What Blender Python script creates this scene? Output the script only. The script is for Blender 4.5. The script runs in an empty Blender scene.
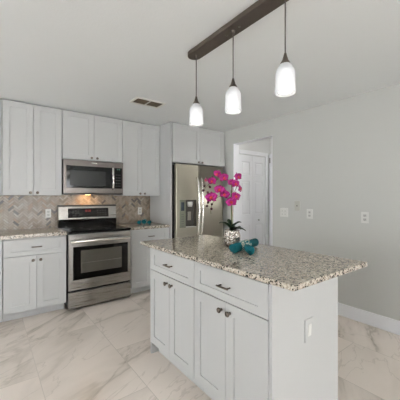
import bpy, bmesh, math, random
from mathutils import Vector, Matrix
PI = math.pi
S = bpy.context.scene
COL = S.collection
random.seed(7)

# ------------------------------------------------------------------ camera
cam_d = bpy.data.cameras.new('camera')
cam = bpy.data.objects.new('camera', cam_d); COL.objects.link(cam); S.camera = cam
cam.location = (0, 0, 1.3328)
cam.rotation_euler = (PI/2, 0, -math.radians(37.184))
cam_d.sensor_width = 36; cam_d.lens = 36*279.16/400
cam_d.shift_y = -2.494/400
cam_d.clip_start = 0.05

# ------------------------------------------------------------------ world, exposure
W = bpy.data.worlds.new('sky'); S.world = W; W.use_nodes = True
bg = W.node_tree.nodes['Background']
bg.inputs[0].default_value = (0.80, 0.90, 1.0, 1); bg.inputs[1].default_value = 1.2
S.view_settings.view_transform = 'Standard'; S.view_settings.look = 'None'
S.view_settings.gamma = 1; S.view_settings.use_curve_mapping = False
S.view_settings.exposure = 0.05

def area(name, loc, rot, sx, sy, power, col=(1, 1, 1)):
    l = bpy.data.lights.new(name, 'AREA'); l.shape = 'RECTANGLE'; l.size = sx; l.size_y = sy
    l.energy = power; l.color = col
    o = bpy.data.objects.new(name, l); COL.objects.link(o); o.location = loc; o.rotation_euler = rot
    return o
# area lights acting as daylight, outside unseen openings moved to balance the room
area('daylight_fill_rear', (1.0, -6.16, 1.12), (PI/2, 0, 0), 4.1, 2.1, 320, (0.975, 0.985, 1.0))
area('daylight_fill_left', (-4.56, 1.6, 1.30), (PI/2, 0, -PI/2), 4.4, 1.9, 165, (0.955, 0.975, 1.0))

# ------------------------------------------------------------------ materials
def nt(name):
    m = bpy.data.materials.new(name); m.use_nodes = True
    t = m.node_tree; b = t.nodes['Principled BSDF']
    return m, t, b
def srgb(r, g, b):
    f = lambda c: (c/255/12.92 if c/255 <= 0.04045 else ((c/255+0.055)/1.055)**2.4)
    return (f(r), f(g), f(b), 1)
def mat(name, col, rough=0.5, metal=0.0, bump=0, bscale=60, var=0.0, coat=0.0, spec=None):
    m, t, b = nt(name); N, L = t.nodes, t.links
    b.inputs['Base Color'].default_value = col
    b.inputs['Roughness'].default_value = rough; b.inputs['Metallic'].default_value = metal
    if spec is not None: b.inputs['Specular IOR Level'].default_value = spec
    if coat: b.inputs['Coat Weight'].default_value = coat; b.inputs['Coat Roughness'].default_value = 0.1
    tc = N.new('ShaderNodeTexCoord'); no = N.new('ShaderNodeTexNoise')
    no.inputs['Scale'].default_value = bscale; no.inputs['Detail'].default_value = 3
    L.new(tc.outputs['Object'], no.inputs['Vector'])
    if var:
        mx = N.new('ShaderNodeMixRGB'); mx.inputs[1].default_value = col
        mx.inputs[2].default_value = tuple(c*(1-var) for c in col[:3])+(1,)
        L.new(no.outputs['Fac'], mx.inputs[0]); L.new(mx.outputs[0], b.inputs['Base Color'])
    if bump:
        bp = N.new('ShaderNodeBump'); bp.inputs['Strength'].default_value = bump; bp.inputs['Distance'].default_value = 0.004
        L.new(no.outputs['Fac'], bp.inputs['Height']); L.new(bp.outputs[0], b.inputs['Normal'])
    return m
def emis(name, col, strength, base=(0, 0, 0, 1)):
    m, t, b = nt(name)
    b.inputs['Base Color'].default_value = base
    b.inputs['Emission Color'].default_value = col; b.inputs['Emission Strength'].default_value = strength
    return m
def steel(name, col, rough=0.3, vertical=True):
    m, t, b = nt(name); N, L = t.nodes, t.links
    b.inputs['Metallic'].default_value = 1
    tc = N.new('ShaderNodeTexCoord'); mp = N.new('ShaderNodeMapping')
    mp.inputs['Scale'].default_value = (260, 260, 3) if vertical else (3, 260, 260)
    no = N.new('ShaderNodeTexNoise'); no.inputs['Scale'].default_value = 1; no.inputs['Detail'].default_value = 4
    L.new(tc.outputs['Object'], mp.inputs[0]); L.new(mp.outputs[0], no.inputs['Vector'])
    cr = N.new('ShaderNodeMixRGB'); cr.inputs[1].default_value = col; cr.inputs[2].default_value = tuple(c*0.86 for c in col[:3])+(1,)
    L.new(no.outputs['Fac'], cr.inputs[0]); L.new(cr.outputs[0], b.inputs['Base Color'])
    mr = N.new('ShaderNodeMapRange'); mr.inputs['To Min'].default_value = rough-0.05; mr.inputs['To Max'].default_value = rough+0.08
    L.new(no.outputs['Fac'], mr.inputs['Value']); L.new(mr.outputs[0], b.inputs['Roughness'])
    return m

M = {}
M['wall'] = mat('grey_wall_paint', srgb(199, 199, 194), 0.75, bump=0.12, bscale=140)
M['ceiling'] = mat('ceiling_paint', srgb(230, 232, 231), 0.9, bump=0.35, bscale=90)
M['trim'] = mat('white_trim_paint', srgb(238, 238, 240), 0.4)
M['white'] = mat('white_wall_paint', srgb(222, 222, 220), 0.7, bump=0.1, bscale=140)
M['cab'] = mat('white_cabinet_paint', srgb(189, 189, 187), 0.42)
M['plate'] = mat('white_plastic', srgb(218, 217, 212), 0.35)
M['slot'] = mat('socket_grey', srgb(192, 191, 186), 0.4)
M['dark'] = mat('dark_slot', srgb(70, 66, 62), 0.5)
M['nickel'] = mat('brushed_nickel', srgb(122, 112, 102), 0.28, 1.0)
M['bronze'] = mat('aged_bronze', srgb(98, 88, 80), 0.45, 0.45, var=0.25, bscale=25)
M['cord'] = mat('dark_cord', srgb(84, 78, 74), 0.6)
M['steel'] = steel('brushed_steel', srgb(160, 156, 150), 0.27, False)
M['fsteel'] = steel('fridge_steel', srgb(190, 184, 168), 0.34, True)
M['bright'] = mat('polished_steel', srgb(224, 221, 215), 0.22, 1.0)
M['msteel'] = steel('microwave_steel', srgb(108, 102, 98), 0.28, False)
M['bglass'] = mat('black_glass', srgb(10, 10, 11), 0.06, spec=0.35)
M['bplastic'] = mat('black_enamel', srgb(20, 20, 20), 0.3)
M['fside'] = mat('fridge_dark_side', srgb(58, 55, 50), 0.45)
M['grey'] = mat('grey_plastic', srgb(122, 124, 108), 0.35)
M['lcd'] = mat('display_blue_grey', srgb(52, 62, 72), 0.2)
M['burner'] = mat('burner_grey', srgb(70, 70, 70), 0.4)
M['red'] = emis('red_digits', (0.9, 0.05, 0.04, 1), 0.35)
M['green_led'] = emis('green_digits', (0.25, 0.6, 0.45, 1), 0.35)
M['lens'] = emis('warm_lamp_lens', (1, 0.62, 0.25, 1), 12)
M['vent'] = mat('vent_paint', srgb(226, 224, 216), 0.5)
M['ventdark'] = mat('vent_inside', srgb(142, 128, 110), 0.8)
M['teal'] = mat('teal_towel', srgb(14, 118, 128), 0.95, bump=0.9, bscale=420, var=0.35)
M['cream'] = mat('cream_print', srgb(206, 208, 188), 0.9)
M['leaf'] = mat('orchid_leaf', srgb(36, 58, 34), 0.38, var=0.3, bscale=30)
M['stem'] = mat('green_stem', srgb(88, 98, 52), 0.55)
M['stake'] = mat('bamboo_stake', srgb(150, 92, 56), 0.6)
M['bud'] = mat('dark_bud', srgb(66, 22, 34), 0.5)
M['lip'] = mat('orange_lip', srgb(206, 60, 66), 0.5)
M['moss'] = mat('brown_moss', srgb(70, 58, 40), 0.95, bump=0.8, bscale=200)

def petal_mat():
    m, t, b = nt('magenta_petal'); N, L = t.nodes, t.links
    tc = N.new('ShaderNodeTexCoord'); no = N.new('ShaderNodeTexNoise'); no.inputs['Scale'].default_value = 70
    L.new(tc.outputs['Object'], no.inputs['Vector'])
    mx = N.new('ShaderNodeMixRGB'); mx.inputs[1].default_value = srgb(138, 2, 98); mx.inputs[2].default_value = srgb(194, 18, 136)
    L.new(no.outputs['Fac'], mx.inputs[0]); L.new(mx.outputs[0], b.inputs['Base Color'])
    b.inputs['Roughness'].default_value = 0.55
    return m
M['petal'] = petal_mat()

def granite(name, light, mid, dark, scale=1.0):
    m, t, b = nt(name); N, L = t.nodes, t.links
    b.inputs['Roughness'].default_value = 0.13
    tc = N.new('ShaderNodeTexCoord')
    v = N.new('ShaderNodeTexVoronoi'); v.inputs['Scale'].default_value = 125*scale
    L.new(tc.outputs['Object'], v.inputs['Vector'])
    sep = N.new('ShaderNodeSeparateColor'); L.new(v.outputs['Color'], sep.inputs[0])
    n = N.new('ShaderNodeTexNoise'); n.inputs['Scale'].default_value = 26*scale; n.inputs['Detail'].default_value = 4
    L.new(tc.outputs['Object'], n.inputs['Vector'])
    ad = N.new('ShaderNodeMath'); ad.operation = 'MULTIPLY_ADD'; ad.inputs[1].default_value = 1.1; ad.inputs[2].default_value = -0.58
    L.new(n.outputs['Fac'], ad.inputs[0])
    su = N.new('ShaderNodeMath'); L.new(sep.outputs[0], su.inputs[0]); L.new(ad.outputs[0], su.inputs[1])
    r = N.new('ShaderNodeValToRGB'); e = r.color_ramp; e.interpolation = 'LINEAR'
    e.elements[0].position = 0.0; e.elements[0].color = dark
    e.elements[1].position = 0.92; e.elements[1].color = light
    for p, c in ((0.15, dark), (0.2, mid), (0.55, tuple((a+q)/2 for a, q in zip(mid, light)))):
        x = e.elements.new(p); x.color = c
    L.new(su.outputs[0], r.inputs[0]); L.new(r.outputs[0], b.inputs['Base Color'])
    return m
M['granite'] = granite('speckled_granite', srgb(212, 203, 188), srgb(164, 152, 137), srgb(40, 39, 38), 1.2)

def floor_mat():
    m, t, b = nt('marble_look_tile'); N, L = t.nodes, t.links
    b.inputs['Roughness'].default_value = 0.24
    tc = N.new('ShaderNodeTexCoord'); sx = N.new('ShaderNodeSeparateXYZ'); L.new(tc.outputs['Object'], sx.inputs[0])
    def M2(op, a, b_=None, c=None):
        n = N.new('ShaderNodeMath'); n.operation = op
        for i, q in enumerate((a, b_, c)):
            if q is None: continue
            if isinstance(q, (int, float)): n.inputs[i].default_value = q
            else: L.new(q, n.inputs[i])
        return n.outputs[0]
    U = M2('SUBTRACT', sx.outputs[1], 1.79); V = M2('ADD', sx.outputs[0], 0.293)
    cb = N.new('ShaderNodeCombineXYZ'); L.new(U, cb.inputs[0]); L.new(V, cb.inputs[1])
    br = N.new('ShaderNodeTexBrick'); L.new(cb.outputs[0], br.inputs['Vector'])
    br.offset = 0.5; br.offset_frequency = 2; br.squash = 1
    br.inputs['Scale'].default_value = 1; br.inputs['Brick Width'].default_value = 1.2; br.inputs['Row Height'].default_value = 0.593
    br.inputs['Mortar Size'].default_value = 0.0024; br.inputs['Mortar Smooth'].default_value = 0.1
    br.inputs['Color1'].default_value = (0, 0, 0, 1); br.inputs['Color2'].default_value = (1, 1, 1, 1)
    rnd = N.new('ShaderNodeSeparateColor'); L.new(br.outputs['Color'], rnd.inputs[0])
    cv = N.new('ShaderNodeCombineXYZ')
    # stretched diagonal coordinates, shifted per tile
    a = M2('ADD', M2('MULTIPLY', sx.outputs[0], 0.86), M2('MULTIPLY', sx.outputs[1], 0.50))
    c = M2('SUBTRACT', M2('MULTIPLY', sx.outputs[1], 0.86), M2('MULTIPLY', sx.outputs[0], 0.50))
    L.new(M2('MULTIPLY', a, 0.45), cv.inputs[0]); L.new(M2('MULTIPLY', c, 1.4), cv.inputs[1])
    L.new(M2('MULTIPLY', rnd.outputs[0], 19.0), cv.inputs[2])
    def noise(scale, det, dist, rough=0.55):
        n = N.new('ShaderNodeTexNoise'); L.new(cv.outputs[0], n.inputs['Vector'])
        n.inputs['Scale'].default_value = scale; n.inputs['Detail'].default_value = det; n.inputs['Distortion'].default_value = dist
        n.inputs['Roughness'].default_value = rough
        return n.outputs['Fac']
    def ridge(fac, w):
        d = M2('ABSOLUTE', M2('SUBTRACT', fac, 0.5)); q = N.new('ShaderNodeMapRange')
        q.inputs['From Min'].default_value = 0; q.inputs['From Max'].default_value = w
        q.inputs['To Min'].default_value = 1; q.inputs['To Max'].default_value = 0
        L.new(d, q.inputs['Value']); return q.outputs[0]
    n1 = noise(1.0, 5, 0.6); n2 = noise(1.7, 5, 0.7); mask = noise(1.1, 2, 0)
    mm = N.new('ShaderNodeMapRange'); mm.inputs['From Min'].default_value = 0.40; mm.inputs['From Max'].default_value = 0.62
    L.new(mask, mm.inputs['Value'])
    v1 = M2('MULTIPLY', ridge(n1, 0.024), mm.outputs[0]); v2 = M2('MULTIPLY', ridge(n2, 0.010), 0.22)
    soft = M2('MULTIPLY', ridge(n1, 0.09), 0.20)
    tot = M2('MINIMUM', M2('ADD', M2('ADD', M2('MULTIPLY', v1, 0.34), v2), soft), 1.0)
    mx = N.new('ShaderNodeMixRGB'); L.new(tot, mx.inputs[0])
    mx.inputs[1].default_value = srgb(246, 234, 223); mx.inputs[2].default_value = srgb(146, 132, 110)
    tn = N.new('ShaderNodeMixRGB'); tn.blend_type = 'MULTIPLY'; tn.inputs[0].default_value = 1
    L.new(mx.outputs[0], tn.inputs[1])
    tv = N.new('ShaderNodeMapRange'); tv.inputs['To Min'].default_value = 0.96; tv.inputs['To Max'].default_value = 1.0
    L.new(rnd.outputs[0], tv.inputs['Value'])
    tcb = N.new('ShaderNodeCombineColor'); [L.new(tv.outputs[0], tcb.inputs[i]) for i in range(3)]
    L.new(tcb.outputs[0], tn.inputs[2])
    gx = N.new('ShaderNodeMixRGB'); L.new(br.outputs['Fac'], gx.inputs[0]); L.new(tn.outputs[0], gx.inputs[1])
    gx.inputs[2].default_value = srgb(214, 203, 191)
    L.new(gx.outputs[0], b.inputs['Base Color'])
    return m
M['floor'] = floor_mat()

def frosted():
    m, t, b = nt('frosted_white_glass'); N, L = t.nodes, t.links
    for n in list(N):
        if n.type == 'BSDF_PRINCIPLED': N.remove(n)
    out = [n for n in N if n.type == 'OUTPUT_MATERIAL'][0]
    tr = N.new('ShaderNodeBsdfTransparent'); tl = N.new('ShaderNodeBsdfTranslucent'); df = N.new('ShaderNodeBsdfDiffuse')
    em = N.new('ShaderNodeEmission'); em.inputs[0].default_value = (1, 1, 1, 1); em.inputs[1].default_value = 0.05
    tl.inputs[0].default_value = (0.5, 0.51, 0.52, 1); df.inputs[0].default_value = (0.8, 0.8, 0.8, 1)
    a = N.new('ShaderNodeMixShader'); a.inputs[0].default_value = 0.5; L.new(tl.outputs[0], a.inputs[1]); L.new(df.outputs[0], a.inputs[2])
    c = N.new('ShaderNodeMixShader'); c.inputs[0].default_value = 0.68; L.new(tr.outputs[0], c.inputs[1]); L.new(a.outputs[0], c.inputs[2])
    d = N.new('ShaderNodeAddShader'); L.new(c.outputs[0], d.inputs[0]); L.new(em.outputs[0], d.inputs[1])
    L.new(d.outputs[0], out.inputs[0])
    return m
M['frost'] = frosted()
M['bulb'] = emis('glowing_bulb', (1, 0.99, 0.97, 1), 1.7, (1, 1, 1, 1))
def glassmat():
    m, t, b = nt('window_glass')
    b.inputs['Transmission Weight'].default_value = 1; b.inputs['Roughness'].default_value = 0; b.inputs['IOR'].default_value = 1.05
    return m
M['glass'] = glassmat()
def potmat():
    m, t, b = nt('silver_mosaic'); N, L = t.nodes, t.links
    tc = N.new('ShaderNodeTexCoord'); v = N.new('ShaderNodeTexVoronoi'); v.inputs['Scale'].default_value = 70
    L.new(tc.outputs['Object'], v.inputs['Vector'])
    r = N.new('ShaderNodeValToRGB'); r.color_ramp.elements[0].color = srgb(120, 108, 98); r.color_ramp.elements[1].color = srgb(238, 232, 224)
    s = N.new('ShaderNodeSeparateColor'); L.new(v.outputs['Color'], s.inputs[0]); L.new(s.outputs[0], r.inputs[0])
    L.new(r.outputs[0], b.inputs['Base Color']); b.inputs['Metallic'].default_value = 0.85; b.inputs['Roughness'].default_value = 0.25
    bp = N.new('ShaderNodeBump'); bp.inputs['Strength'].default_value = 0.8; bp.inputs['Distance'].default_value = 0.006
    L.new(v.outputs['Distance'], bp.inputs['Height']); L.new(bp.outputs[0], b.inputs['Normal'])
    return m
M['pot'] = potmat()

# ------------------------------------------------------------------ mesh helpers
def B(): return bmesh.new()
def box(bm, x0, y0, z0, x1, y1, z1, mi=0):
    vs = [bm.verts.new(p) for p in ((x0,y0,z0),(x1,y0,z0),(x1,y1,z0),(x0,y1,z0),(x0,y0,z1),(x1,y0,z1),(x1,y1,z1),(x0,y1,z1))]
    for f in ((0,3,2,1),(4,5,6,7),(0,1,5,4),(1,2,6,5),(2,3,7,6),(3,0,4,7)):
        q = bm.faces.new([vs[i] for i in f]); q.material_index = mi
    return bm
def lathe(bm, prof, seg=24, mtx=None, mi=0, cap=True):
    rings = []
    for r, z in prof:
        rings.append([bm.verts.new((r*math.cos(2*PI*i/seg), r*math.sin(2*PI*i/seg), z)) for i in range(seg)])
    for a, b in zip(rings, rings[1:]):
        for i in range(seg):
            f = bm.faces.new((a[i], a[(i+1) % seg], b[(i+1) % seg], b[i])); f.smooth = True; f.material_index = mi
    if cap:
        f = bm.faces.new(list(reversed(rings[0]))); f.material_index = mi
        f = bm.faces.new(rings[-1]); f.material_index = mi
    if mtx is not None:
        bmesh.ops.transform(bm, matrix=mtx, verts=[v for r in rings for v in r])
    return bm
def tube(bm, pts, rad, seg=8, mi=0):
    pts = [Vector(p) for p in pts]; rings = []
    rr = rad if isinstance(rad, (list, tuple)) else [rad]*len(pts)
    up = Vector((0, 0, 1))
    for i, p in enumerate(pts):
        d = (pts[min(i+1, len(pts)-1)]-pts[max(i-1, 0)]).normalized()
        a = d.cross(up)
        if a.length < 1e-3: a = d.cross(Vector((1, 0, 0)))
        a.normalize(); c = d.cross(a).normalized()
        rings.append([bm.verts.new(p+(a*math.cos(2*PI*k/seg)+c*math.sin(2*PI*k/seg))*rr[i]) for k in range(seg)])
    for a, b in zip(rings, rings[1:]):
        for k in range(seg):
            f = bm.faces.new((a[k], a[(k+1) % seg], b[(k+1) % seg], b[k])); f.smooth = True; f.material_index = mi
    bm.faces.new(rings[0]); bm.faces.new(rings[-1])
    return bm
def obj(name, bm, mats, parent=None, loc=(0, 0, 0), rot=(0, 0, 0), bevel=0, seg=2):
    bmesh.ops.recalc_face_normals(bm, faces=bm.faces)
    me = bpy.data.meshes.new(name); bm.to_mesh(me); bm.free()
    for m in (mats if isinstance(mats, (list, tuple)) else [mats]): me.materials.append(m)
    o = bpy.data.objects.new(name, me); COL.objects.link(o)
    o.location = loc; o.rotation_euler = rot
    if parent: o.parent = parent
    if bevel:
        bv = o.modifiers.new('edge', 'BEVEL'); bv.width = bevel; bv.segments = seg; bv.limit_method = 'ANGLE'
        bv.angle_limit = math.radians(40)
    return o
def tag(o, label, cat, group=None, kind=None):
    if label: o['label'] = label
    if cat: o['category'] = cat
    if group: o['group'] = group
    if kind: o['kind'] = kind
    return o
def thing(name, label, cat, loc=(0, 0, 0), rz=0, group=None):
    o = bpy.data.objects.new(name, None); COL.objects.link(o); o.empty_display_size = 0.1
    o.location = loc; o.rotation_euler = (0, 0, rz)
    return tag(o, label, cat, group)
def struct(name, bm, m, bevel=0, loc=(0, 0, 0)):
    o = obj(name, bm, m, bevel=bevel, loc=loc); o['kind'] = 'structure'; return o
def dup(root, loc, label, rz=None):
    def cp(o, par):
        c = o.copy(); COL.objects.link(c); c.parent = par
        for ch in o.children: cp(ch, c)
        return c
    r = cp(root, None); r.location = loc; r['label'] = label
    if rz is not None: r.rotation_euler = (0, 0, rz)
    return r

# ------------------------------------------------------------------ dimensions (metres)
H = 2.44; XR = 3.179; XR2 = 3.295; YB = 4.14; XL = -4.4; YF = -6.0
OY0, OY1, OZ = 2.507, 3.289, 2.207        # doorway in the right wall
HX = 4.10                                  # end of the little hall
CT, CTH = 0.948, 0.028                     # worktop top and thickness
UB = 1.359                                 # underside of wall cabinets
XA, XS0, XS1, XP = 0.120, 0.731, 1.503, 2.109

# ------------------------------------------------------------------ room shell
struct('floor', box(B(), XL-0.15, YF-0.15, -0.12, HX+0.15, YB+0.15, 0), M['floor'])
struct('ceiling', box(B(), XL-0.15, YF-0.15, H, HX+0.15, YB+0.15, H+0.12), M['ceiling'])
struct('wall_back', box(B(), XL, YB, 0, XR2, YB+0.12, H), M['wall'])
b = B()
box(b, XR, YF, 0, XR2, OY0, H); box(b, XR, OY1, 0, XR2, YB, H); box(b, XR, OY0, OZ, XR2, OY1, H)
struct('wall_right', b, M['wall'])
# unseen wide window and sliding glass doors, placed and sized to spread the light
b = B()
box(b, XL-0.12, YF, 0, XL, -0.7, H); box(b, XL-0.12, 3.9, 0, XL, YB, H)
box(b, XL-0.12, -0.7, 0, XL, 3.9, 0.3); box(b, XL-0.12, -0.7, 2.3, XL, 3.9, H)
struct('wall_left', b, M['wall'])
b = B()
box(b, XL, YF-0.12, 0, -1.1, YF, H); box(b, 3.1, YF-0.12, 0, XR2, YF, H); box(b, -1.1, YF-0.12, 2.18, 3.1, YF, H)
struct('wall_rear', b, M['wall'])
def window(name, mtx, w, h, n):
    f = B(); t = 0.05
    box(f, 0, 0, 0, w, 0.06, t); box(f, 0, 0, h-t, w, 0.06, h)
    for i in range(n+1):
        x = i*(w-t)/n; box(f, x, 0, t, x+t, 0.06, h-t)
    f.transform(mtx); o = struct(name, f, M['trim'])
    g = B(); box(g, t, 0.026, t, w-t, 0.032, h-t); g.transform(mtx)
    p = obj('pane', g, M['glass'], o); return o
window('unseen_window_1', Matrix.Translation((XL-0.03, -0.7, 0.3)) @ Matrix.Rotation(PI/2, 4, 'Z') @ Matrix.Translation((0, -0.06, 0)), 4.6, 2.0, 4)
window('unseen_window_2', Matrix.Translation((-1.1, YF-0.09, 0)), 4.2, 2.18, 3)
# little hall beyond the doorway
b = B(); box(b, XR2, OY1+0.04, 0, HX+0.12, OY1+0.14, H); box(b, XR2, OY1, 2.12, HX, OY1+0.04, H); box(b, 4.0, OY1, 0, HX, OY1+0.04, 2.12)
struct('wall_hall_back', b, M['white'])
struct('wall_hall_end', box(B(), HX, 0.9, 0, HX+0.12, OY1+0.04, H), M['white'])
struct('wall_hall_front', box(B(), XR2, 0.8, 0, HX+0.12, 0.9, H), M['white'])
# baseboards
struct('baseboard_right', box(B(), XR-0.014, YF, 0, XR, OY0, 0.138), M['trim'], 0.003)
struct('baseboard_hall', box(B(), HX-0.014, 0.9, 0, HX, 2.30, 0.138), M['trim'], 0.003)
struct('baseboard_rear', box(B(), XL, YF, 0, -1.15, YF+0.014, 0.138), M['trim'], 0.003)
struct('baseboard_left', box(B(), XL, YF+0.014, 0, XL+0.014, YB, 0.138), M['trim'], 0.003)

# closet bifold door in the hall
def raised_panel(bm, x0, z0, x1, z1, y):
    # sunken moulding with a raised centre, on a face at y looking to -Y
    def ring(m, d): return [bm.verts.new(p) for p in ((x0+m, y+d, z0+m), (x1-m, y+d, z0+m), (x1-m, y+d, z1-m), (x0+m, y+d, z1-m))]
    rs = [ring(0, 0), ring(0.012, 0.009), ring(0.02, 0.009), ring(0.034, 0.002)]
    for a, c in zip(rs, rs[1:]):
        for i in range(4): bm.faces.new((a[i], a[(i+1) % 4], c[(i+1) % 4], c[i]))
    bm.faces.new(rs[-1]); return rs[0]
def panel_leaf(w, h, t, rows, mg):
    bm = B(); xs = [0, mg, w-mg, w]; zs = sorted([0, h]+[z for r in rows for z in r])
    P = {}
    for i, x in enumerate(xs):
        for j, z in enumerate(zs): P[i, j] = bm.verts.new((x, 0, z))
    for i in range(3):
        for j in range(len(zs)-1):
            hole = i == 1 and any(abs(zs[j]-r[0]) < 1e-6 for r in rows)
            if not hole: bm.faces.new((P[i, j], P[i+1, j], P[i+1, j+1], P[i, j+1]))
            else: raised_panel(bm, xs[1], zs[j], xs[2], zs[j+1], 0)
    box(bm, 0, 0.012, 0, w, t, h)
    nz = len(zs)-1
    for loop in ([(i, 0) for i in range(4)], [(i, nz) for i in range(4)], [(0, j) for j in range(nz+1)], [(3, j) for j in range(nz+1)]):
        for a, c in zip(loop, loop[1:]):
            va, vc = P[a], P[c]
            bm.faces.new((va, vc, bm.verts.new(vc.co+Vector((0, 0.012, 0))), bm.verts.new(va.co+Vector((0, 0.012, 0)))))
    bmesh.ops.remove_doubles(bm, verts=bm.verts, dist=1e-5)
    return bm
DX0, DX1 = 3.300, 3.962; DW = (DX1-DX0)/2; DZ = 2.058
d1 = bpy.data.objects.new('door_1', None); COL.objects.link(d1); d1.location = (DX0, OY1+0.002, 0.012); d1['kind'] = 'structure'
rows = [(0.16, 0.86), (1.03, 1.60), (1.70, 1.93)]
for k in range(2):
    lf = obj('door_leaf', panel_leaf(DW-0.004, DZ-0.02, 0.032, rows, 0.062), M['trim'], d1, (k*DW+0.002, 0, 0))
    if k == 1:
        kb = B(); lathe(kb, [(0.006, 0), (0.006, 0.012), (0.015, 0.02), (0.016, 0.028), (0.008, 0.034)], 16, Matrix.Rotation(PI/2, 4, 'X'))
        obj('door_knob', kb, M['slot'], lf, (DW*0.42, 0, 0.93))
b = B()
box(b, DX1+0.001, OY1-0.018, 0, DX1+0.066, OY1-0.0005, DZ+0.072); box(b, XR2+0.001, OY1-0.018, DZ+0.002, DX1+0.001, OY1-0.0005, DZ+0.072)
struct('trim_1', b, M['trim'], 0.006)
# added white lining: the drywall reveal's lit brightness put into its colour
b = B(); box(b, XR-0.001, OY1-0.006, 0, XR2+0.001, OY1-0.0002, OZ-0.006); box(b, XR-0.001, OY0+0.0002, 0, XR2+0.001, OY0+0.006, OZ-0.006); box(b, XR-0.001, OY0+0.0002, OZ-0.006, XR2+0.001, OY1-0.0002, OZ-0.0002)
struct('lit_reveal_lining', b, M['trim'])
b = B(); box(b, HX-0.05, OY1-0.085, 0, HX, OY1-0.02, 2.12); box(b, HX-0.05, 2.36, 0, HX, 2.43, 2.12)
box(b, HX-0.05, 2.43, 2.05, HX, OY1-0.085, 2.12)
struct('trim_2', b, M['trim'], 0.005)
d2 = struct('door_2', box(B(), HX-0.036, 2.434, 0.01, HX-0.002, OY1-0.089, 2.046), M['trim'], 0.002)
b = B(); box(b, -0.004, -0.006, -0.045, 0.004, 0.006, 0.045); obj('hinge', b, M['nickel'], d2, (HX-0.054, OY1-0.04, 2.0))
# unseen dome lamp and point light, added to brighten the hall
t = thing('hall_fill_lamp', 'added white dome lamp brightening the hall beyond the doorway', 'fill lamp', (3.70, 2.2, H))
b = B(); lathe(b, [(0.13, -0.02), (0.13, 0)], 32); obj('fill_lamp_base', b, M['nickel'], t)
b = B(); lathe(b, [(0.01, -0.085), (0.06, -0.078), (0.10, -0.055), (0.12, -0.021)], 32); obj('lamp_shade', b, emis('hall_fill_glow', (1, 0.97, 0.92, 1), 3, (1, 1, 1, 1)), t)
l = bpy.data.lights.new('hall_fill_light', 'POINT'); l.energy = 8; l.shadow_soft_size = 0.1; l.color = (1, 0.98, 0.96)
lo = bpy.data.objects.new('hall_fill_light', l); COL.objects.link(lo); lo.location = (3.70, 2.2, 2.28)

# ------------------------------------------------------------------ cabinets
def shaker(w, h, t=0.02, fw=0.066, rec=0.007, fz=None):
    fz = fw if fz is None else fz
    bm = B()
    o = [(0, 0), (w, 0), (w, h), (0, h)]; i = [(fw, fz), (w-fw, fz), (w-fw, h-fz), (fw, h-fz)]
    O = [bm.verts.new((x, 0, z)) for x, z in o]; I = [bm.verts.new((x, 0, z)) for x, z in i]
    R = [bm.verts.new((x, rec, z)) for x, z in i]; K = [bm.verts.new((x, t, z)) for x, z in o]
    for k in range(4):
        n = (k+1) % 4
        bm.faces.new((O[k], O[n], I[n], I[k])); bm.faces.new((I[k], I[n], R[n], R[k])); bm.faces.new((O[n], O[k], K[k], K[n]))
    bm.faces.new(R); bm.faces.new(K[::-1])
    return bm
knob_me = None
def knob(parent, x, z):
    b = B(); lathe(b, [(0.009, 0), (0.006, 0.006), (0.0055, 0.013), (0.0145, 0.018), (0.0165, 0.023), (0.014, 0.028), (0.006, 0.030)], 18, Matrix.Rotation(PI/2, 4, 'X'))
    return obj('knob', b, M['nickel'], parent, (x, 0, z))
def pull(parent, x, z, L=0.10):
    b = B()
    tube(b, [(-L/2, -0.028, 0), (-L/2+0.006, -0.030, 0), (0, -0.031, 0), (L/2-0.006, -0.030, 0), (L/2, -0.028, 0)], [0.0045, 0.0062, 0.0062, 0.0062, 0.0045], 10)
    for s in (-1, 1): tube(b, [(s*(L/2-0.012), 0, 0), (s*(L/2-0.012), -0.028, 0)], 0.005, 8)
    return obj('pull_handle', b, M['nickel'], parent, (x, 0, z))
G = 0.0032
def wall_cab(label, x0, x1, z0, z1, yf, doors, kz=0.028, fw=0.066, rz=0):
    w = x1-x0; t = thing('wall_cabinet', label, 'cabinet', (x0, yf, z0), rz, 'white shaker wall cabinets')
    h = z1-z0; dpt = YB-yf-0.001
    b = B(); box(b, 0.0015, 0.021, 0, w-0.0015, dpt, h)
    obj('cabinet_body', b, M['cab'], t)
    n = doors; dw = (w-2*G)/n
    for k in range(n):
        d = obj('door', shaker(dw-2*G*0.7, h-2*G, fw=fw), M['cab'], t, (G+k*dw+G*0.7, 0, G), bevel=0.0012)
        kx = dw-0.036 if (k == 0 and n == 2) else 0.036
        knob(d, kx, kz)
    return t
UY = 3.795; BZ = 0.108; BH = CT-CTH-0.002
wall_cab('white shaker wall cabinet cut by the left frame edge', -0.483, XA, UB, H-0.010, UY, 2)
wall_cab('tall white shaker wall cabinet left of the microwave', XA, XS0, UB, H-0.010, UY, 2)
wall_cab('short white shaker wall cabinet directly above the microwave', XS0, XS1, 1.820, H-0.010, UY, 2)
wall_cab('tall white shaker wall cabinet between microwave and refrigerator', XS1, XP-0.002, UB, H-0.010, UY, 2)
wall_cab('wide deep white shaker cabinet above the refrigerator', 2.134, 3.14, 1.848, H-0.010, 3.478, 2)
t = tag(obj('end_panel', box(B(), XP, 3.48, 0.001, XP+0.021, YB-0.001, H-0.004), M['cab'], bevel=0.001), 'tall white side panel standing left of the refrigerator', 'panel')
t = tag(obj('filler_strip', box(B(), 3.142, 3.50, 1.852, XR-0.001, 3.52, H-0.004), M['cab']), 'narrow white filler strip between the refrigerator cabinet and the right wall', 'filler strip')

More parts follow.
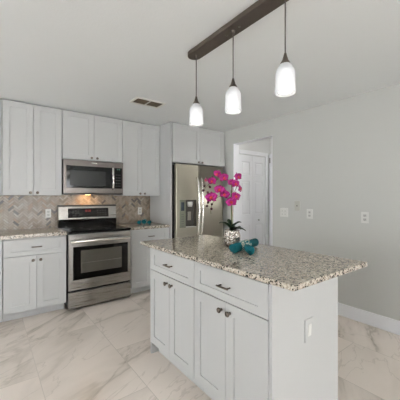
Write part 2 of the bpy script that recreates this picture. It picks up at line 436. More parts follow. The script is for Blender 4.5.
def base_cab(label, loc, rz, w, depth, G=0.0026, group='white shaker base cabinets', toe=0.125, toe_m='cab', dh=0.175, pf=None):
    t = thing('base_cabinet', label, 'cabinet', loc, rz, group)
    BH = CB-0.042 if rz == 0 else CT-CTH-0.002
    b = B(); box(b, 0.001, 0.021, BZ, w-0.001, depth, BH); box(b, 0.001, toe, 0.001, w-0.001, depth, BZ)
    obj('cabinet_body', b, M[toe_m], t)
    top = BH-0.014; dz = top-dh-0.006
    d = obj('drawer', shaker(w-2*G, dh, fw=0.066, fz=0.046), M['cab'], t, (G, 0, top-dh), bevel=0.0012)
    pull(d, (w-2*G)/2, dh*0.5+0.0)
    dw = (w-2*G)/2
    for k in range(2):
        e = obj('door', shaker(dw-2*G*0.7, dz-BZ-0.004), M['cab'], t, (G+k*dw+G*0.7, 0, BZ+0.004), bevel=0.0012)
        knob(e, dw-0.036 if k == 0 else 0.036, dz-BZ-0.055)
    return t
CB = 0.938; BY = 3.53; BD = YB-BY-0.001
base_cab('white base cabinet cut off by the left frame edge', (-0.483, BY, 0), 0, XA+0.483-0.002, BD)
base_cab('white base cabinet left of the range', (XA, BY, 0), 0, XS0-XA-0.004, BD)
base_cab('white base cabinet between the range and the refrigerator', (1.521, BY, 0), 0, XP-1.523, BD)
# worktops
def worktop(name, label, x0, y0, x1, y1, bev=0.004, CT=0.948, CTH=0.028):
    o = obj(name, box(B(), 0, 0, 0, x1-x0, y1-y0, CTH), M['granite'], None, (x0, y0, CT-CTH), bevel=bev, seg=3)
    return tag(o, label, 'worktop', 'speckled granite worktops')
worktop('worktop', 'grey brown granite worktop left of the range', -0.483, 3.505, XS0-0.003, YB-0.012, CT=CB, CTH=0.040)
worktop('worktop', 'grey brown granite worktop right of the range with the rolled towels', 1.518, 3.505, XP-0.001, YB-0.012, CT=CB, CTH=0.040)

# backsplash: herringbone mosaic
def backsplash():
    tw, tl, n = 0.0242, 0.0726, 3
    x0, x1, z0, z1 = -0.483, XP-0.001, CB+0.001, 1.82
    bm = B(); g = 0.0017; c45 = math.sqrt(0.5); rnd = random.Random(3)
    def quad(ax, ay, bx, by):
        pts = []
        for px, py in ((ax+g, ay+g), (bx-g, ay+g), (bx-g, by-g), (ax+g, by-g)):
            pts.append((c45*(px-py), 0, c45*(px+py)))
        cx = sum(p[0] for p in pts)/4; cz = sum(p[2] for p in pts)/4
        if not (x0-0.06 < cx < x1+0.06 and z0-0.06 < cz < z1+0.06): return
        r = rnd.random()
        mi = 6 if r < 0.075 else 5 if r < 0.13 else 4 if r < 0.21 else rnd.choice((1, 1, 2, 2, 3))
        f = bm.faces.new([bm.verts.new(p) for p in pts]); f.material_index = mi
    R = 110
    for j in range(-R, R):
        for m in range(-32, 32):
            x = j+2*n*m; quad(x*tw, j*tw, (x+n)*tw, (j+1)*tw)
            x = j-1+2*n*m; quad(x*tw, j*tw, (x+1)*tw, (j+n)*tw)
    for co, no in (((x0, 0, 0), (-1, 0, 0)), ((x1, 0, 0), (1, 0, 0)), ((0, 0, z0), (0, 0, -1)), ((0, 0, z1), (0, 0, 1))):
        bmesh.ops.bisect_plane(bm, geom=bm.verts[:]+bm.edges[:]+bm.faces[:], plane_co=co, plane_no=no, clear_outer=True)
    fs = bm.faces[:]
    ex = bmesh.ops.extrude_face_region(bm, geom=fs)
    bmesh.ops.translate(bm, vec=(0, -0.0015, 0), verts=[v for v in ex['geom'] if isinstance(v, bmesh.types.BMVert)])
    box(bm, x0, -0.0005, z0, x1, 0.008, z1, 0)
    ms = [mat('mosaic_grout', srgb(92, 82, 72), 0.8)]
    for i, c in enumerate(((162, 148, 131), (174, 160, 143), (144, 129, 111), (184, 174, 160), (164, 138, 116), (104, 98, 95))):
        ms.append(mat('mosaic_stone_%d' % i, srgb(*c), 0.3, var=0.15, bscale=45))
    o = obj('backsplash', bm, ms, None, (0, YB-0.0095, 0))
    tag(o, 'beige herringbone mosaic backsplash on the wall behind the range and worktops', 'backsplash')
backsplash()

# ------------------------------------------------------------------ range
def rbox(name, x0, y0, z0, x1, y1, z1, m, parent, bev=0.002, **k):
    w, d, h = x1-x0, y1-y0, z1-z0
    return obj(name, box(B(), 0, 0, 0, w, d, h), m, parent, (x0, y0, z0), bevel=bev, **k)
RX, RY, RW = XS0+0.004, 3.50, 0.776
rg = thing('electric_range', 'stainless steel electric range with black glass cooktop', 'oven range', (RX, RY, 0))
rbox('range_body', 0.004, 0.030, 0.03, RW-0.004, 0.61, 0.905, M['bplastic'], rg)
for x in (0.05, RW-0.08):
    for y in (0.08, 0.56): rbox('foot', x, y, 0.001, x+0.03, y+0.03, 0.03, M['bplastic'], rg, 0)
ct = rbox('cooktop', 0, 0.004, 0.905, RW, 0.545, 0.932, M['bglass'], rg, 0.006)
for cx, cy, r in ((0.19, 0.15, 0.105), (0.57, 0.15, 0.085), (0.19, 0.40, 0.08), (0.57, 0.40, 0.1)):
    for rr in (r,):
        b = B(); seg = 40
        a = [b.verts.new((cx+rr*math.cos(2*PI*i/seg), cy+rr*math.sin(2*PI*i/seg), 0)) for i in range(seg)]
        c = [b.verts.new((cx+(rr-0.003)*math.cos(2*PI*i/seg), cy+(rr-0.003)*math.sin(2*PI*i/seg), 0)) for i in range(seg)]
        for i in range(seg): b.faces.new((a[i], a[(i+1) % seg], c[(i+1) % seg], c[i]))
        obj('burner_ring', b, M['burner'], ct, (0, 0, 0.0275))
# backguard: sloped steel face on a black lower riser
def prism(prof, w):
    b = B(); A = [b.verts.new((0, y, z)) for y, z in prof]; C = [b.verts.new((w, y, z)) for y, z in prof]; n = len(prof)
    b.faces.new(A[::-1]); b.faces.new(C)
    for i in range(n): b.faces.new((A[i], A[(i+1) % n], C[(i+1) % n], C[i]))
    return b
obj('riser', prism([(0.55, 0.905), (0.545, 1.035), (0.60, 1.035), (0.61, 0.905)], RW), M['bglass'], rg, bevel=0.002)
bgd = obj('control_panel', prism([(0.535, 1.035), (0.555, 1.212), (0.57, 1.225), (0.62, 1.225), (0.62, 1.035)], RW), M['steel'], rg, bevel=0.006, seg=3)
sl = math.atan2(0.02, 0.177)
obj('top_strip', prism([(0.548, 1.214), (0.548, 1.229), (0.622, 1.229), (0.622, 1.214)], RW+0.004), M['bplastic'], rg, (-0.002, 0, 0), bevel=0.003)
dp = obj('control_display', box(B(), 0, 0, 0, 0.545, 0.006, 0.128), M['bglass'], rg, (0.115, 0.5355, 1.058), (-sl, 0, 0), bevel=0.002)
seg7 = {'0': 'abcdef', '1': 'bc', '2': 'abged', '3': 'abgcd', '4': 'fgbc', '5': 'afgcd', '8': 'abcdefg'}
def digits(s, h, x, z, y):
    b = B(); w = h*0.5; t = h*0.16
    R_ = {'a': (0, h-t, w, h), 'b': (w-t, h/2, w, h), 'c': (w-t, 0, w, h/2), 'd': (0, 0, w, t), 'e': (0, 0, t, h/2), 'f': (0, h/2, t, h), 'g': (0, h/2-t/2, w, h/2+t/2)}
    for ch in s:
        if ch == ':':
            for q in (0.25, 0.65): box(b, x, y, z+h*q, x+t, y+0.001, z+h*q+t)
            x += t*2.2; continue
        for c in seg7[ch]:
            a = R_[c]; box(b, x+a[0], y, z+a[1], x+a[2], y+0.001, z+a[3])
        x += w*1.45
    return b
obj('clock_digits', digits('12:30', 0.026, 0.215, 0.078, -0.0015), M['red'], dp)
def keys(parent, spots, w, h, m, name='key'):
    k0 = obj(name, box(B(), 0, -0.001, 0, w, 0.0005, h), m, parent, (spots[0][0], 0, spots[0][1]))
    for x, z in spots[1:]:
        k = k0.copy(); COL.objects.link(k); k.parent = parent; k.location = (x, 0, z)
keys(dp, [(0.018+i*0.036, 0.02+j*0.033) for i in range(4) for j in range(3)]+[(0.385+i*0.036, 0.02+j*0.033) for i in range(4) for j in range(3)], 0.016, 0.010, mat('key_print', srgb(58, 56, 56), 0.4))
# oven door
od = rbox('oven_door', 0.006, 0, 0.240, RW-0.006, 0.029, 0.895, M['steel'], rg, 0.004)
rbox('door_glass', 0.050, -0.003, 0.118, 0.722, 0.003, 0.508, M['bglass'], od, 0.003)
M['ovenwin'] = mat('oven_window', srgb(92, 88, 80), 0.12, var=0.3, bscale=3)
ow = rbox('oven_window', 0.135, -0.0045, 0.192, 0.640, 0.0, 0.462, M['ovenwin'], od, 0.002)
b = B()
tube(b, [(0.01, 0, 0.12), (0.495, 0, 0.12)], 0.0022, 6)
obj('oven_rack', b, M['grey'], od, (0.135, -0.0045, 0.192))
b = B(); tube(b, [(0.02, -0.038, 0), (0.05, -0.046, 0), (0.38, -0.052, 0), (0.715, -0.046, 0), (0.745, -0.038, 0)], [0.014, 0.0185, 0.0195, 0.0185, 0.014], 14)
for x in (0.035, 0.726): box(b, x-0.012, -0.045, -0.012, x+0.012, 0.002, 0.012)
obj('oven_handle', b, M['bright'], od, (0, 0, 0.578), bevel=0.002)
rbox('storage_drawer', 0.006, 0.002, 0.032, RW-0.006, 0.029, 0.217, M['steel'], rg, 0.004)

# ------------------------------------------------------------------ microwave
mw = thing('microwave_oven', 'stainless steel microwave mounted above the range', 'microwave', (XS0+0.003, 3.75, 1.374))
MWW, MH = XS1-XS0-0.006, 0.438
rbox('microwave_body', 0.001, 0.022, 0.004, MWW-0.001, 0.376, MH, M['bplastic'], mw, 0.002)
md = rbox('microwave_door', 0, 0, 0.012, 0.638, 0.021, MH, M['msteel'], mw, 0.004)
rbox('door_glass', 0.034, -0.002, 0.068, 0.634, 0.003, 0.350, M['bglass'], md, 0.003)
rbox('window_screen', 0.075, -0.003, 0.098, 0.520, 0.0, 0.292, mat('microwave_window', srgb(38, 40, 38), 0.25, spec=0.3), md, 0.001)
b = B(); tube(b, [(0, -0.004, 0), (0, -0.032, 0.025), (0, -0.040, 0.09), (0, -0.043, 0.15), (0, -0.040, 0.21), (0, -0.032, 0.275), (0, -0.004, 0.30)], [0.012, 0.013, 0.0135, 0.0135, 0.0135, 0.013, 0.012], 12)
obj('door_handle', b, M['bright'], md, (0.612, 0, 0.058))
b = B(); box(b, 0, 0, 0, 0.07, 0.001, 0.009)
obj('maker_mark', b, M['bright'], md, (0.34, -0.0012, 0.388))
mp = rbox('control_panel', 0.640, 0, 0.012, MWW, 0.021, MH, M['msteel'], mw, 0.004)
pg_ = rbox('keypad', 0.641, -0.002, 0.080, 0.748, 0.003, 0.362, M['bglass'], mw, 0.002)
obj('clock_digits', digits('12:30', 0.016, 0.030, 0.255, -0.0012), M['green_led'], pg_)
keys(pg_, [(0.018+i*0.026, 0.03+j*0.038) for i in range(3) for j in range(5)], 0.014, 0.010, mat('key_print_grey', srgb(62, 62, 62), 0.4))
rbox('bottom_grille', 0.002, 0.004, -0.001, MWW-0.002, 0.37, 0.011, M['bplastic'], mw, 0)
ln = rbox('task_lamp', 0.335, 0.26, -0.004, 0.40, 0.30, -0.001, M['lens'], mw, 0)
l = bpy.data.lights.new('task_light', 'AREA'); l.shape = 'RECTANGLE'; l.size = 0.08; l.size_y = 0.05; l.energy = 1.6; l.color = (1, 0.60, 0.28)
lo = bpy.data.objects.new('task_light', l); COL.objects.link(lo); lo.location = (XS0+0.003+0.368, 3.99, 1.372); lo.rotation_euler = (math.radians(14), 0, 0)

# ------------------------------------------------------------------ refrigerator
FX, FY = 2.160, 3.415
fr = thing('refrigerator', 'stainless steel side by side refrigerator with water dispenser', 'refrigerator', (FX, FY, 0))
FW, FH = 0.905, 1.822
rbox('fridge_body', 0.002, 0.062, 0.03, FW-0.002, 0.70, FH-0.01, M['fside'], fr, 0.004)
rbox('kick_grille', 0.01, 0.05, 0.002, FW-0.01, 0.08, 0.055, M['bplastic'], fr, 0.002)
# left door with a niche cut out
nx0, nx1, nz0, nz1 = 0.165, 0.345, 0.90, 1.285
SP = 0.405
def door_with_hole(w, h, t, hx0, hx1, hz0, hz1, dep):
    b = B()
    xs = [0, hx0, hx1, w]; zs = [0, hz0, hz1, h]; P = {}
    for i, x in enumerate(xs):
        for j, z in enumerate(zs): P[i, j] = b.verts.new((x, 0, z))
    for i in range(3):
        for j in range(3):
            if (i, j) != (1, 1): b.faces.new((P[i, j], P[i+1, j], P[i+1, j+1], P[i, j+1]))
    q = [(hx0, hz0), (hx1, hz0), (hx1, hz1), (hx0, hz1)]; idx = [(1, 1), (2, 1), (2, 2), (1, 2)]
    K = [b.verts.new((x, dep, z)) for x, z in q]
    for k in range(4):
        n = (k+1) % 4; b.faces.new((P[idx[k]], P[idx[n]], K[n], K[k]))
    b.faces.new(K)
    C = [(0, 0), (w, 0), (w, h), (0, h)]; ci = [[(i, 0) for i in range(4)], [(3, j) for j in range(4)], [(3-i, 3) for i in range(4)], [(0, 3-j) for j in range(4)]]
    T = [b.verts.new((x, t, z)) for x, z in C]
    for k in range(4): b.faces.new([P[c] for c in ci[k]]+[T[(k+1) % 4], T[k]])
    b.faces.new(T)
    return b
ld = obj('door', door_with_hole(SP-0.004, FH-0.06, 0.06, nx0, nx1, nz0-0.06, nz1-0.06, 0.052), M['fsteel'], fr, (0, 0, 0.06), bevel=0.006, seg=3)
rw = FW-SP-0.002; b = B(); ns = 14; pr = [(rw, 0.06), (0, 0.06)]
for i in range(ns+1):
    u = i/ns; pr.append((rw*u, 0.004-0.010*(1-(2*u-1)**2)))
lo_ = [b.verts.new((x, y, 0)) for x, y in pr]; hi_ = [b.verts.new((x, y, FH-0.06)) for x, y in pr]; n = len(pr)
b.faces.new(lo_); b.faces.new(hi_[::-1])
for i in range(n):
    f = b.faces.new((lo_[i], hi_[i], hi_[(i+1) % n], lo_[(i+1) % n])); f.smooth = 2 <= i < n-1
rd = obj('door', b, M['fsteel'], fr, (SP+0.002, 0, 0.06))
def fhandle(parent, x, dz=0):
    b = B(); pts = []; rr = []
    for i in range(15):
        u = i/14; z = 0.70+u*0.87; pts.append((0, -0.024-0.046*math.sin(PI*u)**0.6, z)); rr.append(0.0145)
    tube(b, [(0, 0, 0.70)]+pts+[(0, 0, 1.57)], [0.012]+rr+[0.012], 12)
    obj('door_handle', b, M['bright'], parent, (x, 0, 0))
fhandle(ld, SP-0.037, -0.06); fhandle(rd, 0.030, -0.06)
dsp = rbox('dispenser_panel', 0.058, -0.004, nz0-0.012, nx0-0.001, 0.002, nz1+0.012, M['grey'], fr, 0.002)
rbox('dispenser_display', 0.022, -0.002, 0.25, 0.080, 0.002, 0.375, M['lcd'], dsp, 0.001)
keys(dsp, [(0.028, 0.02+j*0.034) for j in range(6)], 0.045, 0.012, mat('key_grey', srgb(98, 102, 92), 0.4))
rbox('niche_liner', nx0+0.002, 0.046, nz0-0.058, nx1-0.002, 0.0515, nz1-0.062, M['dark'], ld, 0)
b = B(); box(b, nx0-0.001, -0.004, nz0-0.074, nx1+0.012, 0.045, nz0-0.061); obj('drip_tray', b, M['slot'], ld, bevel=0.002)
b = B(); box(b, nx1, -0.004, nz0-0.061, nx1+0.012, 0.002, nz1-0.06); box(b, nx0-0.001, -0.004, nz1-0.06, nx1+0.012, 0.002, nz1-0.048); obj('dispenser_trim', b, M['bplastic'], ld)
b = B(); lathe(b, [(0.032, 0), (0.040, 0.03), (0.040, 0.075)], 20); obj('dispenser_nozzle', b, M['slot'], ld, ((nx0+nx1)/2, 0.02, nz1-0.06-0.09))
rbox('dispenser_paddle', (nx0+nx1)/2-0.03, 0.034, nz0-0.06+0.09, (nx0+nx1)/2+0.03, 0.045, nz0-0.06+0.22, mat('paddle_grey', srgb(150, 146, 136), 0.35), ld, 0.004)
rbox('hinge_cap', 0.01, 0.005, FH, 0.07, 0.09, FH+0.014, M['fside'], fr, 0.003)

# ------------------------------------------------------------------ island
IX = 1.097
W1 = 0.632; IY1 = 2.146
isg = 'white island base cabinets'
base_cab('white island cabinet at the far end near the refrigerator', (IX, IY1, 0), -PI/2, IY1-1.514, 0.648, G=0.0012, group=isg, toe=0.080)
base_cab('white island cabinet at the near end below the worktop corner', (IX, 1.512, 0), -PI/2, 1.512-0.891, 0.648, G=0.0012, group=isg, toe=0.080)
e1 = tag(obj('end_panel', box(B(), IX+0.006, 0.874, 0.001, 1.752, 0.890, BH), M['cab'], bevel=0.001), 'plain white end panel of the island with a switch plate', 'panel')
tag(obj('end_panel', box(B(), IX+0.012, IY1+0.001, 0.001, 1.752, IY1+0.017, BH), M['cab'], bevel=0.001), 'plain white island end panel at the far end facing the refrigerator', 'panel')
worktop('worktop', 'large speckled granite island worktop carrying the orchid', 1.063, 0.723, 1.807, 2.272, 0.005)

# wall plates
def plate(name, label, cat, loc, rz, w=0.074, h=0.117, kind='outlet', group=None, m='plate'):
    t = thing(name, label, cat, loc, rz, group)     # back of plate at y=0, looks to -Y
    obj('cover_plate', box(B(), -w/2, -0.006, -h/2, w/2, 0, h/2), M[m], t, bevel=0.002)
    if kind == 'outlet':
        for s in (-1, 1):
            sk = obj('socket', box(B(), -0.017, -0.008, -0.014, 0.017, -0.005, 0.014), M['slot'], t, (0, 0, s*0.021), bevel=0.002)
            b = B(); box(b, -0.008, -0.0086, -0.003, -0.005, -0.0078, 0.007); box(b, 0.005, -0.0086, -0.003, 0.008, -0.0078, 0.007); box(b, -0.002, -0.0086, -0.011, 0.002, -0.0078, -0.007)
            obj('slots', b, M['dark'], sk)
    elif kind == 'rocker':
        n = max(1, round(w/0.06)-0) if w > 0.1 else 1
        for k in range(n):
            x = (k-(n-1)/2)*0.046
            obj('rocker', box(B(), -0.016, -0.010, -0.033, 0.016, -0.005, 0.033), M['plate'], t, (x, 0, 0), (0.05, 0, 0), bevel=0.002)
    elif kind == 'toggle4':
        for k in (-1, 1):
            for s in (-1, 1):
                obj('toggle', box(B(), -0.008, -0.012, -0.010, 0.008, -0.005, 0.010), M['slot'], t, (k*0.023, 0, s*0.022), bevel=0.002)
    elif kind == 'coax':
        b = B(); lathe(b, [(0.008, 0), (0.008, 0.010), (0.004, 0.014)], 12, Matrix.Rotation(PI/2, 4, 'X')); obj('connector', b, M['dark'], t, (0, -0.005, 0))
    return t
RZ = -PI/2   # on the right wall, looking to -X
M['walltone'] = mat('painted_plate', srgb(190, 188, 178), 0.5)
plate('light_switch', 'wide white double switch plate nearest the doorway', 'switch', (XR-0.0005, 2.312, 1.131), RZ, 0.122, 0.117, 'toggle4')
plate('cable_plate', 'beige cable plate between the switch and outlet, highest on the wall', 'wall plate', (XR-0.0005, 2.110, 1.226), RZ, 0.078, 0.125, 'coax', m='walltone')
plate('power_outlet', 'white outlet just right of the beige cable plate', 'outlet', (XR-0.0005, 1.936, 1.129), RZ, 0.080, 0.117, 'outlet', 'white power outlets')
plate('power_outlet', 'white outlet alone on the right wall, rightmost in view', 'outlet', (XR-0.0005, 1.299, 1.120), RZ, 0.074, 0.117, 'outlet', 'white power outlets')
plate('power_outlet', 'white outlet on the backsplash left of the range', 'outlet', (0.628, YB-0.0125, 1.125), 0, 0.066, 0.112, 'outlet', 'white power outlets')
plate('power_outlet', 'white outlet on the backsplash right of the range', 'outlet', (1.925, YB-0.0125, 1.120), 0, 0.066, 0.112, 'outlet', 'white power outlets')
plate('light_switch', 'white rocker switch plate on the island end panel', 'switch', (1.42, 0.8735, 0.598), 0, 0.078, 0.125, "rocker", m="cab")

# ceiling vent
vt = thing('ceiling_vent', 'rectangular louvred air vent in the ceiling', 'vent', (1.48, 2.955, H-0.0005))
b = B(); w2, d2_ = 0.185, 0.105
def fr4(b, x0, y0, x1, y1, t, z0, z1):
    box(b, x0, y0, z0, x1, y0+t, z1); box(b, x0, y1-t, z0, x1, y1, z1); box(b, x0, y0+t, z0, x0+t, y1-t, z1); box(b, x1-t, y0+t, z0, x1, y1-t, z1)
fr4(b, -w2, -d2_, w2, d2_, 0.026, -0.010, 0); box(b, -0.008, -d2_+0.026, -0.010, 0.008, d2_-0.026, 0)
obj('vent_frame', b, M['vent'], vt)
obj('duct_opening', box(B(), -w2+0.026, -d2_+0.026, -0.002, w2-0.026, d2_-0.026, -0.0005), M['ventdark'], vt)
b = B()
for s in (-1, 1):
    for k in range(9):
        y = -0.07+k*0.0165; x0, x1 = sorted((s*0.010, s*(w2-0.028)))
        vs = [b.verts.new(p) for p in ((x0, y, -0.009), (x1, y, -0.009), (x1, y+0.007, -0.003), (x0, y+0.007, -0.003))]
        b.faces.new(vs)
o = obj('louvres', b, M['ventdark'], vt); sd = o.modifiers.new('t', 'SOLIDIFY'); sd.thickness = 0.001

# ------------------------------------------------------------------ pendant fixture
pf = thing('pendant_light', 'dark bronze ceiling bar with three frosted glass pendant shades above the island', 'pendant light', (1.256, 1.305, H-0.0005))
b = B(); hl, hw = 0.472, 0.052; prof = []
for k in range(13): a = PI*k/12; prof.append((hw*math.cos(a), hl-hw+hw*math.sin(a)))
for k in range(13): a = PI+PI*k/12; prof.append((hw*math.cos(a), -hl+hw+hw*math.sin(a)))
A = [b.verts.new((x, y, 0)) for x, y in prof]; C = [b.verts.new((x, y, -0.033)) for x, y in prof]; n = len(prof)
b.faces.new(A); b.faces.new(C[::-1])
for i in range(n): b.faces.new((A[i], C[i], C[(i+1) % n], A[(i+1) % n]))
obj('canopy_bar', b, M['bronze'], pf, bevel=0.004, seg=2)
for y in (-0.058, 0.058):
    b = B(); lathe(b, [(0.002, -0.006), (0.006, -0.004), (0.007, 0)], 12); obj('screw', b, M['nickel'], pf, (0.0, y, -0.033))
def shade_profile():
    return [(0.026, 0.156), (0.030, 0.153), (0.0475, 0.121), (0.0500, 0.112), (0.0505, 0.098), (0.0508, 0.06), (0.0525, 0.018), (0.0538, 0.004), (0.0532, 0.0)]
for y in (0.398, -0.002, -0.398):
    zb = 1.884-H
    b = B(); lathe(b, [(0.008, -0.045), (0.011, -0.035), (0.011, -0.033)], 12); obj('cord_grip', b, M['bronze'], pf, (0, y, 0))
    b = B(); tube(b, [(0, 0, -0.04), (0, 0, zb+0.21)], 0.0035, 8); obj('cord', b, M['cord'], pf, (0, y, 0))
    b = B(); lathe(b, [(0.028, 0.154), (0.026, 0.162), (0.016, 0.178), (0.009, 0.202), (0.006, 0.215)], 20); obj('socket_cap', b, M['bronze'], pf, (0, y, zb))
    b = B(); lathe(b, shade_profile(), 36, cap=False)
    sh = obj('lamp_shade', b, M['frost'], pf, (0, y, zb))
    sm = sh.modifiers.new('glass', 'SOLIDIFY'); sm.thickness = 0.003
    b = B(); lathe(b, [(0.012, 0.135), (0.020, 0.112), (0.034, 0.104), (0.0375, 0.096), (0.0385, 0.020), (0.036, 0.010), (0.018, 0.006)], 28)
    obj('bulb', b, M['bulb'], sh)
    l = bpy.data.lights.new('pendant_bulb', 'POINT'); l.energy = 0.5; l.shadow_soft_size = 0.04; l.color = (1, 0.95, 0.88)
    lo = bpy.data.objects.new('pendant_bulb', l); COL.objects.link(lo); lo.location = (1.262, 1.307+y, 1.80)

# ------------------------------------------------------------------ orchid
import mathutils
YAW = math.radians(37.184); CF = 279.16
Fv = Vector((math.sin(YAW), math.cos(YAW), 0)); Rv = Vector((math.cos(YAW), -math.sin(YAW), 0))
POT = Vector((1.530, 1.600, CT))
pd = POT.dot(Fv)
def lp(u, v, dd=0.0):
    # offset from the pot's base (metres) for a measured place, dd behind the pot's centre
    d = pd+dd; w = Fv*d + Rv*((u-200)/CF*d) + Vector((0, 0, 1.3328+(197.506-v)/CF*d))
    return w-POT
oc = thing('potted_orchid', 'magenta orchid in a silver mosaic pot on the island', 'potted plant', POT)
b = B(); lathe(b, [(0.044, 0.0), (0.050, 0.004), (0.060, 0.03), (0.066, 0.06), (0.066, 0.085), (0.060, 0.112), (0.058, 0.122), (0.062, 0.128), (0.056, 0.128), (0.054, 0.115)], 28)
obj('pot', b, M['pot'], oc, (0, 0, 0.001))
b = B(); lathe(b, [(0.054, 0.105), (0.052, 0.118), (0.03, 0.124)], 20); obj('moss', b, M['moss'], oc)
sb = Vector((0.0, 0, 0.118)); top = lp(231.6, 182)
def bez(ps, n=16):
    out = []
    for i in range(n+1):
        t = i/n; q = [Vector(p) for p in ps]
        while len(q) > 1: q = [a.lerp(c, t) for a, c in zip(q, q[1:])]
        out.append(q[0])
    return out
b = B(); tube(b, bez([sb+Vector((0.006, 0, 0)), lp(231.2, 215), lp(231.4, 200, -0.01), lp(231.5, 190, -0.01)]), 0.0052, 8); obj('stalk', b, M['stem'], oc)
b = B(); tube(b, [sb, lp(231.8, 183, 0.012)], 0.0045, 8); obj('stake', b, M['stake'], oc)
s1 = bez([lp(231.5, 192, -0.01), lp(233, 176, 0), lp(222, 174, -0.02), lp(208, 181, -0.03), lp(203, 192, -0.03)], 20)
b = B(); tube(b, s1, [0.0028-0.0012*i/20 for i in range(21)], 6); obj('flower_stem', b, M['stem'], oc)
s2 = bez([lp(231.5, 203, -0.01), lp(230, 190, -0.03), lp(218, 193, -0.04), lp(209, 202, -0.04), lp(211, 214, -0.03)], 20)
b = B(); tube(b, s2, [0.0028-0.0012*i/20 for i in range(21)], 6); obj('flower_stem', b, M['stem'], oc)
s3 = bez([lp(231.5, 196, -0.01), lp(236, 190, 0), lp(240, 183, 0.0), lp(236, 174, 0)], 14)
b = B(); tube(b, s3, 0.0022, 6); obj('flower_stem', b, M['stem'], oc)

def petal(bm, ang, L, Wd, curl, y0=0.0, mi=0):
    nu, nv = 7, 5; P = {}
    for i in range(nu+1):
        u = i/nu; wv = Wd*math.sin(PI*min(1, (u*0.92+0.06)))**0.62
        if u > 0.999: wv *= 0.5
        for j in range(nv+1):
            s = (j/nv-0.5)*2
            x = s*wv; z = L*u*(1-0.12*s*s); y = y0-curl*L*(u*u)*0.5+0.18*wv*s*s*(-1)+0.004*math.sin(7*u+3*s)
            c, q = math.cos(ang), math.sin(ang)
            P[i, j] = bm.verts.new((x*c+z*q, y, -x*q+z*c))
    for i in range(nu):
        for j in range(nv):
            f = bm.faces.new((P[i, j], P[i+1, j], P[i+1, j+1], P[i, j+1])); f.smooth = True; f.material_index = mi
def flower_bm():
    b = B()
    for a in (0, 2.25, -2.25): petal(b, a, 0.030, 0.0105, 0.15, 0.003)
    for a in (1.33, -1.33): petal(b, a, 0.033, 0.0185, 0.25, 0.0)
    return b
def lip_bm():
    b = B()
    petal(b, PI, 0.015, 0.0065, 1.3, -0.003); petal(b, PI-0.9, 0.010, 0.005, 1.5, -0.003); petal(b, PI+0.9, 0.010, 0.005, 1.5, -0.003)
    lathe(b, [(0.0015, -0.006), (0.004, -0.003), (0.0045, 0.001), (0.003, 0.004)], 10, Matrix.Translation((0, -0.006, 0.001)))
    return b
pm = flower_bm(); lm = lip_bm()
F0 = obj('flower', pm, M['petal'], oc); F0.modifiers.new('t', 'SOLIDIFY').thickness = 0.0008
L0 = obj('lip', lm, M['lip'], F0); L0.modifiers.new('t', 'SOLIDIFY').thickness = 0.0008
fl = [(217.5, 174, 0.9, -0.5, 0.45), (212.2, 181, 1.0, -0.5, 0), (223.7, 177.6, 1.05, 0.3, -0.15), (206.2, 180, 0.55, -1.3, 0.2), (237.8, 176.8, 0.95, 0.5, -0.3),
      (231.8, 182.6, 0.9, -0.2, 0.2), (235.2, 183.8, 0.95, 0.4, -0.1), (239.8, 188.6, 0.85, 1.15, 0.2), (219.5, 189.6, 1.1, -0.2, 0.1), (224.4, 194.2, 1.08, 0.1, 0.25),
      (211.5, 197.4, 1.3, -0.35, -0.1), (235.6, 196.2, 1.05, 0.45, 0.2), (231.3, 202, 1.15, -0.1, -0.2)]
rn = random.Random(5)
for i, (u, v, s, ya, ro) in enumerate(fl):
    f = F0 if i == 0 else F0.copy()
    if i:
        COL.objects.link(f); f.parent = oc; q = L0.copy(); COL.objects.link(q); q.parent = f
    f.location = lp(u, v, -0.035+rn.uniform(-0.012, 0.012)); s *= 1.28; f.scale = (s, s, s)
    f.rotation_euler = (mathutils.Euler((0, ro, 0)).to_matrix().to_4x4()).to_euler()
    f.rotation_euler = (Matrix.Rotation(-YAW+ya, 4, 'Z') @ Matrix.Rotation(-0.12+rn.uniform(-.15, .15), 4, 'X') @ Matrix.Rotation(ro, 4, 'Y')).to_euler()
bm_ = B(); lathe(bm_, [(0.0015, -0.009), (0.006, -0.006), (0.0082, 0), (0.0062, 0.006), (0.0015, 0.010)], 12); B0 = obj('bud', bm_, M['bud'], oc)
for i, (u, v) in enumerate([(204.4, 186), (209.9, 187), (203.2, 190.5), (207.7, 192.5), (208.1, 202.4), (211.9, 204.2), (207, 206), (211.5, 208.8)]):
    q = B0 if i == 0 else B0.copy()
    if i: COL.objects.link(q); q.parent = oc
    q.location = lp(u, v, -0.03); q.rotation_euler = (rn.uniform(-1, 1), rn.uniform(-1, 1), 0); q.scale = (1.25,)*3
    b = B(); s = s1 if v < 195 else s2
    near = min(s, key=lambda p: (p-q.location).length); tube(b, [near, q.location], 0.0012, 5); obj('bud_stem', b, M['stem'], oc)
def leaf(pts, w):
    b = B(); c = bez(pts, 12); P = {}
    for i, p in enumerate(c):
        u = i/12; d = (c[min(i+1, 12)]-c[max(i-1, 0)]).normalized(); s = d.cross(Vector((0, 0, 1))).normalized(); up = s.cross(d)
        ww = w*max(0.06, math.sin(PI*(0.12+0.88*u))**0.7)
        for j in (-2, -1, 0, 1, 2): P[i, j] = b.verts.new(p+s*ww*j/2+up*ww*0.35*(j/2)**2)
    for i in range(12):
        for j in (-2, -1, 0, 1):
            f = b.faces.new((P[i, j], P[i+1, j], P[i+1, j+1], P[i, j+1])); f.smooth = True
    o = obj('leaf', b, M['leaf'], oc); o.modifiers.new('t', 'SOLIDIFY').thickness = 0.0022
lc = Vector((0, 0, 0.122))
leaf([lc, lp(228, 225), lp(223, 221, -0.02), lp(219.5, 223, -0.03)], 0.034)
leaf([lc, lp(229, 222), lp(228.5, 219, 0.02)], 0.026)
leaf([lc, lp(233, 226, -0.02), lp(238, 221, -0.03), lp(241.5, 222.5, -0.03)], 0.036)
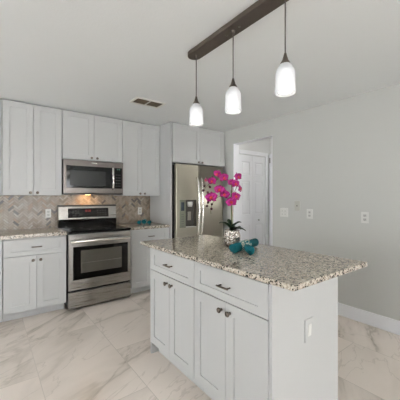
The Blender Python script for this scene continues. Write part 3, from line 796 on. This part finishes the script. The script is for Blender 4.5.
leaf([lc, lp(236, 228), lp(241, 227.5, 0.0), lp(246, 231, 0.0)], 0.036)
leaf([lc, lp(234, 227, -0.04), lp(238, 226, -0.08), lp(241, 229.5, -0.09)], 0.032)

# ------------------------------------------------------------------ towels
def roll(L, R, turns=3, th=0.0056, flat=1.0):
    # spiral sheet along +X, axis through the origin
    b = B(); n = int(turns*20); rows = []
    for i in range(n+1):
        u = i/n; a = 2*PI*turns*u-PI/2; r = 0.006+(R-0.006)*u; wob = 0.0008*math.sin(a*3)
        o_, i_ = r+wob, r-th+wob
        rows.append(((o_*math.cos(a), o_*math.sin(a)*flat), (max(0.001, i_)*math.cos(a), max(0.001, i_)*math.sin(a)*flat)))
    V = []
    for (oy, oz), (iy, iz) in rows:
        V.append([b.verts.new((x, y, z)) for x in (0, L) for y, z in ((oy, oz), (iy, iz))])
    for p, q in zip(V, V[1:]):
        for f in ((p[0], q[0], q[2], p[2]), (p[1], p[3], q[3], q[1]), (p[0], p[1], q[1], q[0]), (p[2], q[2], q[3], p[3])):
            b.faces.new(f).smooth = True
    b.faces.new((V[0][0], V[0][2], V[0][3], V[0][1])); b.faces.new((V[-1][0], V[-1][1], V[-1][3], V[-1][2]))
    return b
def band(L0_, L1_, R, flat=1.0, mtl=None):
    b = B(); seg = 32
    A = [b.verts.new((L0_, R*math.cos(2*PI*i/seg), R*flat*math.sin(2*PI*i/seg))) for i in range(seg)]
    C = [b.verts.new((L1_, R*math.cos(2*PI*i/seg), R*flat*math.sin(2*PI*i/seg))) for i in range(seg)]
    for i in range(seg): b.faces.new((A[i], A[(i+1) % seg], C[(i+1) % seg], C[i])).smooth = True
    return b
def band_mat():
    m, t, b = nt('leaf_print_band'); N, L = t.nodes, t.links
    tc = N.new('ShaderNodeTexCoord'); mp = N.new('ShaderNodeMapping'); mp.inputs['Scale'].default_value = (60, 95, 95); mp.inputs['Rotation'].default_value = (0, 0, 0.6)
    v = N.new('ShaderNodeTexVoronoi'); v.feature = 'F1'; v.inputs['Scale'].default_value = 1
    L.new(tc.outputs['Object'], mp.inputs[0]); L.new(mp.outputs[0], v.inputs['Vector'])
    r = N.new('ShaderNodeValToRGB'); r.color_ramp.elements[0].position = 0.42; r.color_ramp.elements[0].color = srgb(208, 208, 186)
    r.color_ramp.elements[1].position = 0.52; r.color_ramp.elements[1].color = srgb(16, 112, 122)
    L.new(v.outputs['Distance'], r.inputs[0]); L.new(r.outputs[0], b.inputs['Base Color']); b.inputs['Roughness'].default_value = 0.95
    return m
M['band'] = band_mat()
def towel(label, start, end, R, loc_band, group):
    s, e = Vector(start), Vector(end); d = e-s; L = d.length
    t = thing('rolled_towel', label, 'towel', s, 0, group)
    t.rotation_euler = d.to_track_quat('X', 'Z').to_euler()
    obj('terry_roll', roll(L, R), M['teal'], t)
    if loc_band: obj('printed_band', band(loc_band[0]*L, loc_band[1]*L, R+0.0014), M['band'], t)
    return t
z0 = CT+0.001; z1 = CB+0.001
towel('long teal rolled towel with a cream leaf band beside the orchid pot', (1.331, 1.387, z0+0.0355), (1.665, 1.480, z0+0.0355), 0.034, (0.22, 0.62), 'rolled towels on the island')
towel('short teal rolled towel in front of the long banded roll', (1.380, 1.270, z0+0.034), (1.428, 1.338, z0+0.034), 0.0325, None, 'rolled towels on the island')
gg = 'rolled towels on the back worktop'
dx, dy = 0.075, 0.106
towel('teal rolled towel, leftmost of the three on the back worktop', (1.755, 3.803, z1+0.0275), (1.755+dx, 3.803+dy, z1+0.0275), 0.0262, None, gg)
towel('cream and teal printed roll, largest and middle of the three on the back worktop', (1.815, 3.762, z1+0.0375), (1.815+dx, 3.762+dy, z1+0.0375), 0.0350, (0.04, 0.75), gg)
towel('teal rolled towel, rightmost of the three on the back worktop', (1.875, 3.720, z1+0.0275), (1.875+dx, 3.720+dy, z1+0.0275), 0.0262, None, gg)
